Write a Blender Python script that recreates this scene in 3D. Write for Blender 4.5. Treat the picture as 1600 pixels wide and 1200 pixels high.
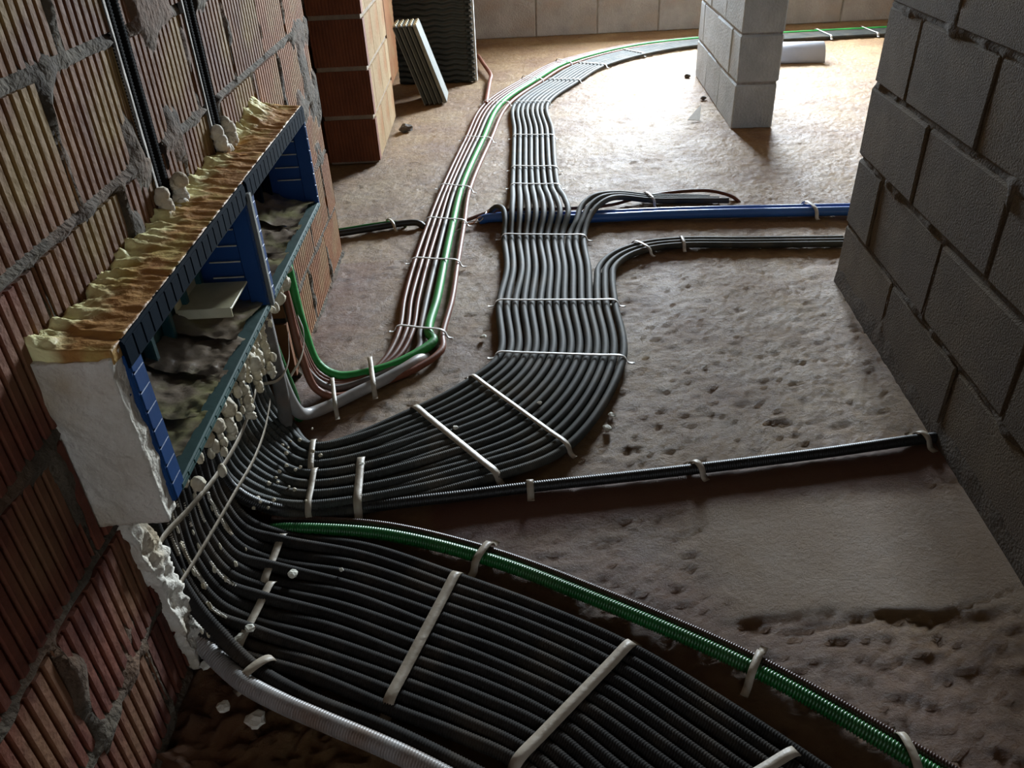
import bpy, bmesh, math, random
import numpy as np
from mathutils import Vector, Matrix
random.seed(7)
for o in list(bpy.data.objects): bpy.data.objects.remove(o)
SC = bpy.context.scene
COL = SC.collection

# ------------------------------------------------------------------ camera
CH = 1.05
cam_d = bpy.data.cameras.new('camera'); cam = bpy.data.objects.new('camera', cam_d); COL.objects.link(cam)
right = Vector((0.9985, -0.032, -0.041)); 
R3 = [(0.99886, -0.0317, -0.0408), (-0.0510, -0.5420, -0.8389), (0.0052, 0.8398, -0.5429)]   # right, down, forward in world
rx, dn, fw = [Vector(v).normalized() for v in R3]
dn = (dn - fw*dn.dot(fw)).normalized(); rx = dn.cross(fw).normalized()
M = Matrix((( rx.x, -dn.x, -fw.x, 0), (rx.y, -dn.y, -fw.y, 0), (rx.z, -dn.z, -fw.z, CH), (0,0,0,1)))
cam.matrix_world = M
cam_d.sensor_fit = 'HORIZONTAL'; cam_d.sensor_width = 36; cam_d.lens = 1242/1600*36
cam_d.clip_start = .02; cam_d.clip_end = 60
SC.camera = cam

# ------------------------------------------------------------------ world and lights
w = bpy.data.worlds.new('world'); SC.world = w; w.use_nodes = True
bg = w.node_tree.nodes['Background']; bg.inputs[0].default_value = (.80, .88, 1.0, 1); bg.inputs[1].default_value = 2.0

def area(name, loc, target, sx, sy, power, color):
    d = bpy.data.lights.new(name, 'AREA'); d.shape = 'RECTANGLE'; d.size = sx; d.size_y = sy; d.energy = power; d.color = color
    o = bpy.data.objects.new(name, d); COL.objects.link(o); o.location = loc
    o.rotation_euler = (Vector(target)-Vector(loc)).to_track_quat('-Z', 'Y').to_euler()
    return o
area('window_daylight', (1.66, 7.00, 1.32), (1.45, 2.0, .1), 1.5, 1.15, 1030, (.80, .91, 1.0))
area('added_fill_behind_camera', (.5, -1.6, 1.6), (.1, 1.0, .4), .9, 1.0, .42, (1.0, .86, .72))  # dim warm fill added to lift the foreground, source unseen
SC.view_settings.view_transform = 'Standard'; SC.view_settings.look = 'None'; SC.view_settings.gamma = 1
SC.view_settings.use_curve_mapping = False; SC.view_settings.exposure = -0.12

# ------------------------------------------------------------------ materials
def mat(name, c1, c2=None, scale=8, rough=.6, bump=.0, bscale=60, metal=0, spec=.5, rnd=0, detail=6, c3=None, thresh=(.35,.65), trans=0, coat=0, s3=3):
    m = bpy.data.materials.new(name); m.use_nodes = True; nt = m.node_tree; N = nt.nodes; L = nt.links
    b = N['Principled BSDF']; b.inputs['Roughness'].default_value = rough; b.inputs['Metallic'].default_value = metal
    b.inputs['Specular IOR Level'].default_value = spec
    if coat: b.inputs['Coat Weight'].default_value = coat
    if trans: b.inputs['Subsurface Weight'].default_value = trans; b.inputs['Subsurface Radius'].default_value = (.02,.015,.01)
    tc = N.new('ShaderNodeTexCoord'); src = tc.outputs['Object']
    col = None
    if c2:
        no = N.new('ShaderNodeTexNoise'); no.inputs['Scale'].default_value = scale; no.inputs['Detail'].default_value = detail; no.inputs['Roughness'].default_value = .65
        if rnd:
            oi = N.new('ShaderNodeObjectInfo'); ad = N.new('ShaderNodeVectorMath'); ad.operation = 'ADD'
            L.new(src, ad.inputs[0]); L.new(oi.outputs['Random'], ad.inputs[1]); L.new(ad.outputs[0], no.inputs[0])
        else: L.new(src, no.inputs[0])
        r = N.new('ShaderNodeValToRGB'); r.color_ramp.elements[0].position = thresh[0]; r.color_ramp.elements[1].position = thresh[1]
        r.color_ramp.elements[0].color = (*c1,1); r.color_ramp.elements[1].color = (*c2,1)
        L.new(no.outputs['Fac'], r.inputs[0]); col = r.outputs[0]
        if c3:
            n3 = N.new('ShaderNodeTexNoise'); n3.inputs['Scale'].default_value = s3; n3.inputs['Detail'].default_value = 8; L.new(src, n3.inputs[0])
            r3 = N.new('ShaderNodeValToRGB'); r3.color_ramp.elements[0].position = .5; r3.color_ramp.elements[1].position = .66
            mx = N.new('ShaderNodeMixRGB'); mx.inputs[2].default_value = (*c3,1); L.new(n3.outputs['Fac'], r3.inputs[0]); L.new(r3.outputs[0], mx.inputs[0]); L.new(col, mx.inputs[1]); col = mx.outputs[0]
        if rnd:
            hs = N.new('ShaderNodeHueSaturation'); ma = N.new('ShaderNodeMapRange'); L.new(oi.outputs['Random'], ma.inputs[0]); ma.inputs[3].default_value = 1-rnd; ma.inputs[4].default_value = 1+rnd
            L.new(ma.outputs[0], hs.inputs['Value']); L.new(col, hs.inputs['Color']); col = hs.outputs[0]
        L.new(col, b.inputs['Base Color'])
    else: b.inputs['Base Color'].default_value = (*c1,1)
    if bump:
        nb = N.new('ShaderNodeTexNoise'); nb.inputs['Scale'].default_value = bscale; nb.inputs['Detail'].default_value = 6; L.new(src, nb.inputs[0])
        bp = N.new('ShaderNodeBump'); bp.inputs['Strength'].default_value = bump; bp.inputs['Distance'].default_value = .01
        L.new(nb.outputs['Fac'], bp.inputs['Height']); L.new(bp.outputs[0], b.inputs['Normal'])
    return m
MT = dict(
 brick=mat('clay_brick', (.075,.016,.008), (.165,.046,.021), 9, .85, .35, 70, rnd=.18, c3=(.17,.075,.032), s3=5),
 brick_ochre=mat('ochre_clay_brick', (.105,.034,.012), (.185,.080,.025), 8, .85, .35, 70, rnd=.15, c3=(.22,.135,.042), s3=6),  # yellower brick variant, mostly on the upper courses
 brick_orange=mat('plain_clay_brick', (.22,.078,.022), (.30,.125,.040), 7, .85, .25, 60, rnd=.08, c3=(.28,.155,.06), s3=7),
 brick_smooth=mat('smooth_clay_brick', (.22,.052,.024), (.30,.085,.04), 6, .8, .15, 60),
 brick_far=mat('clay_brick_far', (.36,.12,.05), (.50,.22,.09), 6, .85, .3, 60, rnd=.12, c3=(.52,.34,.18), s3=4),
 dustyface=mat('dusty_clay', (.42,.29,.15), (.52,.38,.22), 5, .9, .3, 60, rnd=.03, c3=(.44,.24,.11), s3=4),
 mortar=mat('mortar', (.055,.040,.026), (.12,.095,.064), 18, .95, .8, 90, c3=(.12,.065,.035), s3=6),
 holeshade=mat('painted_hole_shade', (.018,.012,.009), (.045,.03,.022), 20, .95, .5, 60),  # near-black colour painted into the wall recesses to stand for their shade
 plaster=mat('white_plaster', (.16,.14,.12), (.40,.37,.33), 20, .9, .5, 80),
 block=mat('concrete_block', (.092,.068,.040), (.15,.115,.070), 7, .93, .5, 260, rnd=.12, c3=(.11,.085,.062), s3=4),
 blockmortar=mat('block_mortar', (.060,.046,.032), (.115,.092,.066), 22, .95, .4, 160),
 blocklight=mat('light_concrete_block', (.40,.46,.52), (.52,.59,.66), 7, .93, .5, 90, rnd=.06),
 blockmortarl=mat('light_block_mortar', (.24,.25,.26), (.38,.39,.41), 22, .95, .8, 80),
 blocksand=mat('sandy_concrete_block', (.34,.29,.24), (.45,.39,.33), 6, .93, .5, 80, rnd=.05, c3=(.40,.30,.22), s3=3),
 sandmortar=mat('dusty_mortar', (.20,.16,.12), (.33,.27,.20), 12, .95, .5, 80),
 greenbright=mat('bright_green_conduit', (.015,.20,.035), (.03,.32,.06), 10, .5, 0, spec=.3),
 foam=mat('amber_foam', (.34,.15,.04), (.48,.25,.07), 14, .55, .5, 60, c3=(.50,.36,.11), s3=20, spec=.3),
 foamcrust=mat('yellow_foam_crust', (.50,.36,.10), (.90,.86,.52), 40, .5, .6, 90, spec=.5),
 foamwhite=mat('white_foam', (.60,.54,.44), (.82,.78,.69), 9, .85, .7, 90, c3=(.52,.42,.28), s3=8),
 foamdrip=mat('pale_foam', (.50,.42,.28), (.72,.66,.52), 20, .7, .6, 80),
 blue=mat('blue_plastic', (.005,.040,.15), (.008,.058,.20), 6, .5, .1, 30, spec=.35),
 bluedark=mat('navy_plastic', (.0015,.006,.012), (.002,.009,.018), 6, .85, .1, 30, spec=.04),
 teal=mat('teal_plastic', (.008,.055,.06), (.012,.08,.082), 6, .5, .1, 30),
 tealedge=mat('teal_edge_plastic', (.006,.045,.042), (.010,.07,.06), 6, .75, .1, 30),
 foil=mat('brown_film', (.13,.095,.065), (.20,.155,.11), 7, .30, .35, 22, spec=.7, c3=(.26,.24,.11), s3=12),
 bracket=mat('cream_plastic', (.52,.46,.26), (.66,.60,.40), 8, .5, .2, 30),
 conduit=mat('black_conduit', (.016,.0145,.013), (.032,.029,.026), 14, .75, 0, c3=(.050,.040,.030), s3=10, spec=.12),
 conduitdark=mat('deep_black_conduit', (.008,.008,.008), (.016,.015,.014), 14, .45, 0),
 conduitgrey=mat('dark_grey_conduit', (.030,.032,.029), (.055,.058,.050), 14, .68, 0, c3=(.08,.07,.052), s3=10, spec=.3),
 chaseconduit=mat('matt_black_conduit', (.006,.006,.006), (.012,.011,.010), 14, .95, 0, spec=.05),
 green=mat('green_conduit', (.006,.095,.018), (.010,.15,.028), 10, .34, 0, c3=(.03,.13,.035), s3=8),
 brown=mat('brown_conduit', (.11,.036,.020), (.17,.065,.038), 12, .5, 0, c3=(.16,.09,.06), s3=9, spec=.22),
 redbrown=mat('reddish_brown_conduit', (.17,.055,.030), (.24,.09,.052), 12, .5, 0, spec=.25),
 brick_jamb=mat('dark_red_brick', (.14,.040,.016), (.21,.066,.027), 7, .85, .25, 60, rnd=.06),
 darkbrown=mat('dark_brown_conduit', (.045,.018,.012), (.08,.035,.022), 12, .36, 0),
 greypipe=mat('grey_conduit', (.26,.25,.24), (.38,.36,.34), 14, .42, 0, c3=(.25,.19,.15), s3=9),
 midgrey=mat('mid_grey_conduit', (.10,.09,.08), (.16,.145,.13), 14, .6, 0, c3=(.17,.12,.09), s3=9),
 bluepipe=mat('blue_pipe', (.03,.12,.42), (.04,.15,.50), 8, .36, 0, spec=.5),
 strap=mat('white_strap', (.36,.30,.22), (.50,.43,.34), 15, .5, .2, 60),
 tie=mat('white_tie', (.48,.46,.43), (.62,.60,.57), 15, .4, .1, 60),
 boardcore=mat('grey_board', (.17,.175,.16), (.24,.245,.225), 9, .8, .2, 60),
 boarddark=mat('dark_board', (.015,.018,.015), (.032,.036,.030), 9, .6, .2, 60),
 panelblack=mat('black_panel', (.012,.018,.016), (.03,.038,.034), 9, .45, .1, 60),
 panelwhite=mat('white_panel', (.68,.68,.64), (.80,.80,.76), 9, .7, .1, 60),
 pvc=mat('grey_pvc', (.30,.31,.35), (.38,.39,.43), 4, .45, .05, 40),
 rebar=mat('rusty_brown', (.16,.05,.03), (.26,.09,.05), 12, .5, .2, 60),
 copper=mat('copper_wire', (.55,.25,.12), None, 1, .3, 0, metal=.8),
 chip=mat('pale_chip', (.62,.60,.50), (.78,.76,.66), 25, .7, .4, 60),
 stone=mat('dark_stone', (.07,.06,.055), (.14,.12,.10), 25, .9, .5, 60),
)

# ------------------------------------------------------------------ helpers
def props(o, label=None, cat=None, group=None, kind=None):
    if label: o['label'] = label
    if cat: o['category'] = cat
    if group: o['group'] = group
    if kind: o['kind'] = kind
    return o
def mesh_np(name, V, Fc, mats, smooth=False, mi=None):
    me = bpy.data.meshes.new(name); V = np.asarray(V, 'f'); Fc = np.asarray(Fc, 'i')
    me.vertices.add(len(V)); me.vertices.foreach_set('co', V.ravel())
    k = Fc.shape[1]; me.loops.add(Fc.size); me.loops.foreach_set('vertex_index', Fc.ravel())
    me.polygons.add(len(Fc)); me.polygons.foreach_set('loop_start', np.arange(0, Fc.size, k, dtype='i'))
    try: me.polygons.foreach_set('loop_total', np.full(len(Fc), k, dtype='i'))
    except Exception: pass
    for m in mats: me.materials.append(m)
    if mi is not None: me.polygons.foreach_set('material_index', np.asarray(mi, 'i'))
    if smooth: me.polygons.foreach_set('use_smooth', np.ones(len(Fc), bool))
    me.update(calc_edges=True); me.validate(); return me
def link(name, me, parent=None, loc=None, rotz=0):
    o = bpy.data.objects.new(name, me); COL.objects.link(o)
    if parent: o.parent = parent
    if loc is not None: o.location = loc
    if rotz: o.rotation_euler = (0,0,rotz)
    return o
def empty(name, loc, rotz=0):
    o = bpy.data.objects.new(name, None); COL.objects.link(o); o.location = loc; o.rotation_euler = (0,0,rotz); o.empty_display_size = .05
    return o
def bm_mesh(name, bm, mats, smooth=False):
    me = bpy.data.meshes.new(name); bmesh.ops.recalc_face_normals(bm, faces=bm.faces[:]); bm.to_mesh(me); bm.free()
    for m in (mats if isinstance(mats, (list,tuple)) else [mats]): me.materials.append(m)
    if smooth:
        for p in me.polygons: p.use_smooth = True
    return me
def add_box(bm, a, b, bev=0, mtx=None):
    r = bmesh.ops.create_cube(bm, size=1); vs = r['verts']
    for v in vs: v.co = Vector([(a[i]+b[i])/2 + v.co[i]*(b[i]-a[i]) for i in range(3)])
    if mtx is not None:
        for v in vs: v.co = mtx @ v.co
    if bev:
        es = list({e for v in vs for e in v.link_edges})
        bmesh.ops.bevel(bm, geom=es, offset=bev, segments=1, affect='EDGES')
def grid_faces(nu, nv, off=0):
    i = np.arange(nu-1)[:,None]; j = np.arange(nv-1)[None,:]
    a = off + i*nv + j
    return np.stack([a, a+nv, a+nv+1, a+1], -1).reshape(-1,4)
_rs = np.random.RandomState(3); _tab = _rs.rand(256,256)
def vnoise(x, y):
    xi = np.floor(x).astype(int); yi = np.floor(y).astype(int); fx = x-xi; fy = y-yi
    fx = fx*fx*(3-2*fx); fy = fy*fy*(3-2*fy)
    t = lambda a,b: _tab[a & 255, b & 255]
    return (t(xi,yi)*(1-fx)+t(xi+1,yi)*fx)*(1-fy) + (t(xi,yi+1)*(1-fx)+t(xi+1,yi+1)*fx)*fy
def fbm(x, y, s, o=4, g=.5):
    v = 0; a = 1; n = 0
    for k in range(o):
        v = v + a*vnoise(x*s+17.3*k, y*s+9.1*k); n += a; a *= g; s *= 2.03
    return v/n
def catmull(P, step=.012):
    P = [np.array(p, float) for p in P]; P = [2*P[0]-P[1]] + P + [2*P[-1]-P[-2]]; out = []
    for i in range(1, len(P)-2):
        p0,p1,p2,p3 = P[i-1:i+3]
        # centripetal parameterisation keeps uneven stations smooth
        d = lambda a,b: max(np.linalg.norm(a-b), 1e-5)**.5
        t0 = 0; t1 = t0+d(p0,p1); t2 = t1+d(p1,p2); t3 = t2+d(p2,p3)
        n = max(2, int(np.linalg.norm(p2-p1)/step))
        for k in range(n):
            t = t1+(t2-t1)*k/n
            A1=(t1-t)/(t1-t0)*p0+(t-t0)/(t1-t0)*p1; A2=(t2-t)/(t2-t1)*p1+(t-t1)/(t2-t1)*p2; A3=(t3-t)/(t3-t2)*p2+(t-t2)/(t3-t2)*p3
            B1=(t2-t)/(t2-t0)*A1+(t-t0)/(t2-t0)*A2; B2=(t3-t)/(t3-t1)*A2+(t-t1)/(t3-t1)*A3
            out.append((t2-t)/(t2-t1)*B1+(t-t1)/(t2-t1)*B2)
    out.append(P[-2]); return np.array(out)
def resample(C, ds):
    L = np.r_[0, np.cumsum(np.linalg.norm(np.diff(C, axis=0), axis=1))]; n = max(3, int(L[-1]/ds)+1); s = np.linspace(0, L[-1], n)
    return np.stack([np.interp(s, L, C[:,k]) for k in range(3)], 1)
def tube_mesh(name, P, r, m, rib=0, sides=10, amp=.0014, near=2.0, capped=True):
    """a pipe along P; ribbed with real rings (pitch rib) where it is closer than `near` metres along y"""
    C = catmull(P)
    if rib:
        C2 = resample(C, rib/3); 
        keep = np.ones(len(C2), bool); idx = np.arange(len(C2))
        far = (C2[:,1] > near); keep[far & (idx % 9 != 0)] = False; keep[0] = keep[-1] = True
        tp = 1-sm(near-.8, near, C2[:,1]); rr = r-amp*((idx % 3 == 2)*tp+.3*(1-tp))
        C = C2[keep]; rr = rr[keep]
    else:
        C = resample(C, .014); rr = np.full(len(C), r)
    T = np.gradient(C, axis=0); T /= np.linalg.norm(T, axis=1)[:,None]+1e-9
    up = np.array([0,0,1.]); 
    if abs(T[0]@up) > .9: up = np.array([0,1.,0])
    n0 = up - T[0]*(up@T[0]); n0 /= np.linalg.norm(n0); Ns = [n0]
    for i in range(1, len(C)):
        n1 = Ns[-1] - T[i]*(Ns[-1]@T[i]); Ns.append(n1/np.linalg.norm(n1))
    Ns = np.array(Ns); B = np.cross(T, Ns); a = np.linspace(0, 2*math.pi, sides, endpoint=False)
    V = C[:,None,:] + rr[:,None,None]*(np.cos(a)[None,:,None]*Ns[:,None,:] + np.sin(a)[None,:,None]*B[:,None,:])
    n = len(C); i = np.arange(n-1)[:,None]; j = np.arange(sides)[None,:]; j2 = (j+1) % sides
    Fc = np.stack([i*sides+j, i*sides+j2, (i+1)*sides+j2, (i+1)*sides+j], -1).reshape(-1,4)
    V = V.reshape(-1,3)
    if capped:
        V = np.r_[V, C[:1], C[-1:]]; c0 = n*sides; c1 = c0+1; jj = np.arange(0, sides, 2)
        Fc = np.r_[Fc, np.stack([np.full(len(jj), c0), (jj+2)%sides, jj+1, jj], 1), np.stack([np.full(len(jj), c1), jj+(n-1)*sides, jj+1+(n-1)*sides, (jj+2)%sides+(n-1)*sides], 1)]
    return mesh_np(name, V, Fc, [m], True)
def conduit(name, P, r, m, label, cat='conduit', group=None, rib=.0042, near=1.9, sides=10, amp=.0014):
    return props(link(name, tube_mesh(name, P, r, m, rib, sides, amp, near)), label, cat, group)
def sub(a, b, t): return [a[k]+(b[k]-a[k])*t for k in range(len(a))]

# ------------------------------------------------------------------ floor
XW = -.525           # face of the ribbed brick wall
ys = [-.9]
while ys[-1] < 6.4: ys.append(ys[-1] + .0065 + .0022*max(ys[-1], 0))
ys = np.array(ys); xs = np.arange(-2.2, 3.7, .0115)
Xg, Yg = np.meshgrid(xs, ys, indexing='ij')
def dist_seg(X, Y, pts):
    d = np.full(X.shape, 9.)
    for (x0,y0),(x1,y1) in zip(pts[:-1], pts[1:]):
        t = np.clip(((X-x0)*(x1-x0)+(Y-y0)*(y1-y0))/((x1-x0)**2+(y1-y0)**2), 0, 1)
        d = np.minimum(d, np.hypot(X-x0-t*(x1-x0), Y-y0-t*(y1-y0)))
    return d
def sm(a, b, x): t = np.clip((x-a)/(b-a), 0, 1); return t*t*(3-2*t)
patch = sm(.33, .42, Xg+.06*fbm(Xg, Yg, 8)) * (1-sm(1.13, 1.19, Yg)) * sm(.862, .885, Yg+.03*(fbm(Xg, Yg, 12)-.5)+.008*np.sin(Xg*9))
strip = 1-sm(.03, .09, dist_seg(Xg, Yg+.035, [(-.1,1.20),(.39,1.245),(.95,1.31)])+.03*(fbm(Xg, Yg, 14)-.5))
smooth = np.clip(patch+strip, 0, 1)
rough_h = (fbm(Xg, Yg, 55, 3, .6)-.55)*.010 + (fbm(Xg, Yg, 26, 3)-.5)*.004 + (fbm(Xg, Yg, 4, 3)-.5)*.005
pit = -np.clip(fbm(Xg+5, Yg*1.3, 48, 3, .6)-.66, 0, 1)*.030
Hf = -.004 + (rough_h+pit)*(1-.85*smooth) + smooth*.0035
crack = dist_seg(Xg, Yg+.012*(fbm(Xg, Yg, 30)-.5), [(.36,.862),(.45,.842),(.55,.862),(.62,.872),(.66,.845),(.70,.868),(.84,.905),(1.0,.93)])
Hf -= .0045*np.exp(-(crack/.003)**2)*(.3+fbm(Xg, Yg, 14))
crater = np.hypot((Xg-.665)/.05, (Yg-.855)/.018); Hf -= .004*np.exp(-crater**2)*(fbm(Xg, Yg, 60)+.3)
edge_r = (1-sm(0, .09, np.abs(Xg-(.768+.0985*Yg))-.0))*(Yg < 2.2); Hf += edge_r*.012*fbm(Xg, Yg, 25)
cl = (1-sm(-.30, -.12, Xg+.5*(Yg-.7)))*(Yg < .9); Hf += cl*(fbm(Xg, Yg, 38, 4, .7)-.52)*.060
Hf = np.minimum(Hf, .002+.012*cl)
V = np.stack([Xg, Yg, Hf], -1).reshape(-1,3)
fm = bpy.data.materials.new('wet_screed'); fm.use_nodes = True; nt = fm.node_tree; N = nt.nodes; L = nt.links; b = N['Principled BSDF']
tc = N.new('ShaderNodeTexCoord')
def noise(scale, det=6, ro=.6):
    n = N.new('ShaderNodeTexNoise'); n.inputs['Scale'].default_value = scale; n.inputs['Detail'].default_value = det; n.inputs['Roughness'].default_value = ro; L.new(tc.outputs['Object'], n.inputs[0]); return n.outputs['Fac']
def ramp(f, *st):
    r = N.new('ShaderNodeValToRGB'); e = r.color_ramp.elements
    while len(e) < len(st): e.new(.5)
    for k,(p,c) in enumerate(st): e[k].position = p; e[k].color = (*c,1) if len(c) == 3 else c
    L.new(f, r.inputs[0]); return r.outputs[0]
c1 = ramp(noise(3.2, 8), (.30, (.25,.112,.036)), (.50, (.37,.205,.072)), (.70, (.46,.295,.120)))
c2 = ramp(noise(60, 4), (.3, (.62,.55,.5)), (.65, (1,1,1)))
mx = N.new('ShaderNodeMixRGB'); mx.blend_type = 'MULTIPLY'; mx.inputs[0].default_value = .8; L.new(c1, mx.inputs[1]); L.new(c2, mx.inputs[2])
at = N.new('ShaderNodeAttribute'); at.attribute_name = 'clay_shade'
mx2 = N.new('ShaderNodeMixRGB'); L.new(at.outputs['Fac'], mx2.inputs[0]); L.new(mx.outputs[0], mx2.inputs[1]); mx2.inputs[2].default_value = (.21,.070,.030,1)
at2 = N.new('ShaderNodeAttribute'); at2.attribute_name = 'trowelled'
mx3 = N.new('ShaderNodeMixRGB'); L.new(at2.outputs['Fac'], mx3.inputs[0]); L.new(mx2.outputs[0], mx3.inputs[1]); mx3.inputs[2].default_value = (.40,.25,.120,1)
L.new(mx3.outputs[0], b.inputs['Base Color'])
rr_ = ramp(noise(7, 5), (.3, (.56,)*3), (.7, (.72,)*3)); L.new(rr_, b.inputs['Roughness']); b.inputs['Specular IOR Level'].default_value = .6
bp = N.new('ShaderNodeBump'); bp.inputs['Strength'].default_value = 1.0; bp.inputs['Distance'].default_value = .018; L.new(noise(85, 8, .8), bp.inputs['Height']); L.new(bp.outputs[0], b.inputs['Normal'])
fme = mesh_np('floor', V, grid_faces(*Xg.shape), [fm], True)
def attr(me, name, arr):
    a = me.attributes.new(name, 'FLOAT', 'POINT'); a.data.foreach_set('value', arr.astype('f').ravel())
nearw = 1-sm(.02, .22, np.abs(Xg+.52)+.1*(fbm(Xg, Yg, 7)-.5)); nearw = nearw*(Yg < 2.4)
attr(fme, 'clay_shade', np.clip(strip*.8 + nearw*.6 + (1-sm(.0, .25, dist_seg(Xg, Yg, [(-.5,1.15),(0,1.05),(.4,.8),(.7,.55)])))*.55, 0, 1))  # red clay dirt by the wall, plus conduit shade painted beside the runs
attr(fme, 'trowelled', patch*.75)
floor = props(link('floor', fme), kind='structure')

# ------------------------------------------------------------------ ribbed brick wall on the left
HOLES = [(1.205,1.262,.60,9), (1.508,1.578,.60,9), (.835,1.70,-1,.385), (.80,1.87,.383,.603)]   # y0 y1 z0 z1: two chases, the cut below the boxes, the boxes
def rect_minus(r, h):
    y0,y1,z0,z1 = r; a0,a1,c0,c1 = h
    if a0 >= y1 or a1 <= y0 or c0 >= z1 or c1 <= z0: return [r]
    out = []
    if a0 > y0: out.append((y0,a0,z0,z1))
    if a1 < y1: out.append((a1,y1,z0,z1))
    yy0, yy1 = max(y0,a0), min(y1,a1)
    if c0 > z0: out.append((yy0,yy1,z0,c0))
    if c1 < z1: out.append((yy0,yy1,c1,z1))
    return out
_cache = {}
def ribbed(w, h, m, depth=.05, pitch=.0198, groove=.0050):
    """brick face: local y = width, z = height, face at x = 0, vertical ribs"""
    k = (round(w,3), round(h,3), m.name, groove)
    if k in _cache: return _cache[k]
    n = max(1, int(round((w-.006)/pitch))); p = (w)/n; ys_ = []; xs_ = []
    for i in range(n):
        o = i*p
        for f, d in ((.0,0),(.56,0),(.66,-groove),(.90,-groove)): ys_.append(o+f*p); xs_.append(d)
    ys_.append(w); xs_.append(0)
    prof = [( -depth, 0)] + list(zip(xs_, ys_)) + [(-depth, w)]
    V = [(x,y,0.003) for x,y in prof] + [(x,y,h-.003) for x,y in prof]
    V = [(x-(.002 if 0 < i % len(prof) < len(prof)-1 else 0)*0, y, z) for i,(x,y,z) in enumerate(V)]
    k2 = len(prof); Fc = [(i, i+1, k2+i+1, k2+i) for i in range(k2-1)]
    me = bpy.data.meshes.new('brick'); me.from_pydata(V, [], Fc + [tuple(range(k2))[::-1], tuple(range(k2, 2*k2))]); me.materials.append(m); me.update()
    _cache[k] = me; return me
# mortar bed: a relief that squeezes out at the joints and drops back into the chases and the cut-out
ROWS = [0, .162, .343, .520, .705, .875, 1.055, 1.235, 1.415, 1.6]
OFFS = [.755, .610, .740, .845, .985, 1.06, .97, 1.08, .96]
yy = np.arange(-.6, 2.487, .011); zz = np.arange(-.02, 1.72, .011); Yw, Zw = np.meshgrid(yy, zz, indexing='ij')
dj = np.full(Yw.shape, 9.)
for z in ROWS: dj = np.minimum(dj, np.abs(Zw-z))
for r_ in range(9):
    inr = (Zw >= ROWS[r_]) & (Zw <= ROWS[r_+1]); dv = np.abs((Yw-OFFS[r_]+.125) % .25 - .125); dj = np.where(inr, np.minimum(dj, dv), dj)
sq = fbm(Yw, Zw, 9, 4, .6)
Xm = XW - .009 + .014*np.exp(-(dj/(.006+.045*np.clip(sq-.45, 0, 1)))**2)*(.2+1.3*fbm(Yw, Zw, 30, 3)) 
smear = np.clip(fbm(Yw+3, Zw*.7, 6, 4, .6)-.56, 0, 1)*np.exp(-(dj/.06)**2); Xm += smear*.12
Xm = np.minimum(Xm, XW+.006)
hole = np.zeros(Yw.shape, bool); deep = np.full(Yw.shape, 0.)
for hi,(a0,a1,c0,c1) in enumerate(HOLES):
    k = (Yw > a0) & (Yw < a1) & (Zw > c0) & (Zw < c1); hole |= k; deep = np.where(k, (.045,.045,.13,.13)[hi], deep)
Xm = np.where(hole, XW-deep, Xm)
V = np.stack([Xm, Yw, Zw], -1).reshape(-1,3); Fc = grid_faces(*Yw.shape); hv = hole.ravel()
wall_left = props(link('wall_left', mesh_np('wall_left', V, Fc, [MT['mortar'], MT['holeshade']], True, hv[Fc].any(1).astype(int))), kind='structure')
def clip_rects(rs):
    for h in HOLES: rs = [q for r in rs for q in rect_minus(r, h)]
    return [r for r in rs if r[1]-r[0] > .018 and r[3]-r[2] > .02]
def brick_kind(y0, y1, z0, row):
    if row == 0 and y1 < .52: return MT['brick_smooth'], .05, .0198, .0004
    if y0 > 1.86 or (row < 3 and y0 > 1.6): return MT['brick_orange'], .05, .0198, .0016
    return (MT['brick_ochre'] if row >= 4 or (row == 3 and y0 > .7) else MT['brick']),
for i in range(9):
    y = OFFS[i]-.25*6
    while y < 2.48:
        a, b_ = max(y+.005, -.6), min(y+.245, 2.48)
        if b_-a > .02:
            for (y0,y1,z0,z1) in clip_rects([(a, b_, ROWS[i]+.006, ROWS[i+1]-.006)]):
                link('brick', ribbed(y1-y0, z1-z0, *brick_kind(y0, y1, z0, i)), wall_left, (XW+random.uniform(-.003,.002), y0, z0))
        y += .25
# the wall's body behind the face, the end by the doorway, then the pillar beyond the doorway
def boxes(name, m, parent, kind, *bs):
    for a, b_ in bs:
        bm = bmesh.new(); add_box(bm, a, b_); o = props(link(name, bm_mesh(name, bm, m), parent), kind=kind)
    return o
boxes('wall_core', MT['mortar'], wall_left, None, ((-.745,-.9,0), (-.66,2.475,2.5)), ((-.66,2.44,0), (-.535,2.475,1.7)), ((-.66,-.9,1.70), (-.53,2.475,2.5)))
boxes('wall_side_room', MT['brick_orange'], None, 'structure', ((-.738,4.20,0), (-.60,6.3,2.5)))
wall_pillar = boxes('wall_doorway', MT['sandmortar'], None, 'structure', ((-.718,3.462,0), (-.512,4.20,2.5)))
for i in range(7):
    z0, z1 = .195*i+.007, .195*(i+1)-.005
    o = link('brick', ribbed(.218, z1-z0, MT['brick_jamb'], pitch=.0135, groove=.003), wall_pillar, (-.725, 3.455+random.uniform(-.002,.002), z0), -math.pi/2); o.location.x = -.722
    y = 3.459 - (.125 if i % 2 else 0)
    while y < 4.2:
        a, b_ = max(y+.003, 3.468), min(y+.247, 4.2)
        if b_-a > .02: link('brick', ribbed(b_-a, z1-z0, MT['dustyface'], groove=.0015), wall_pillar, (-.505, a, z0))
        y += .25
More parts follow.
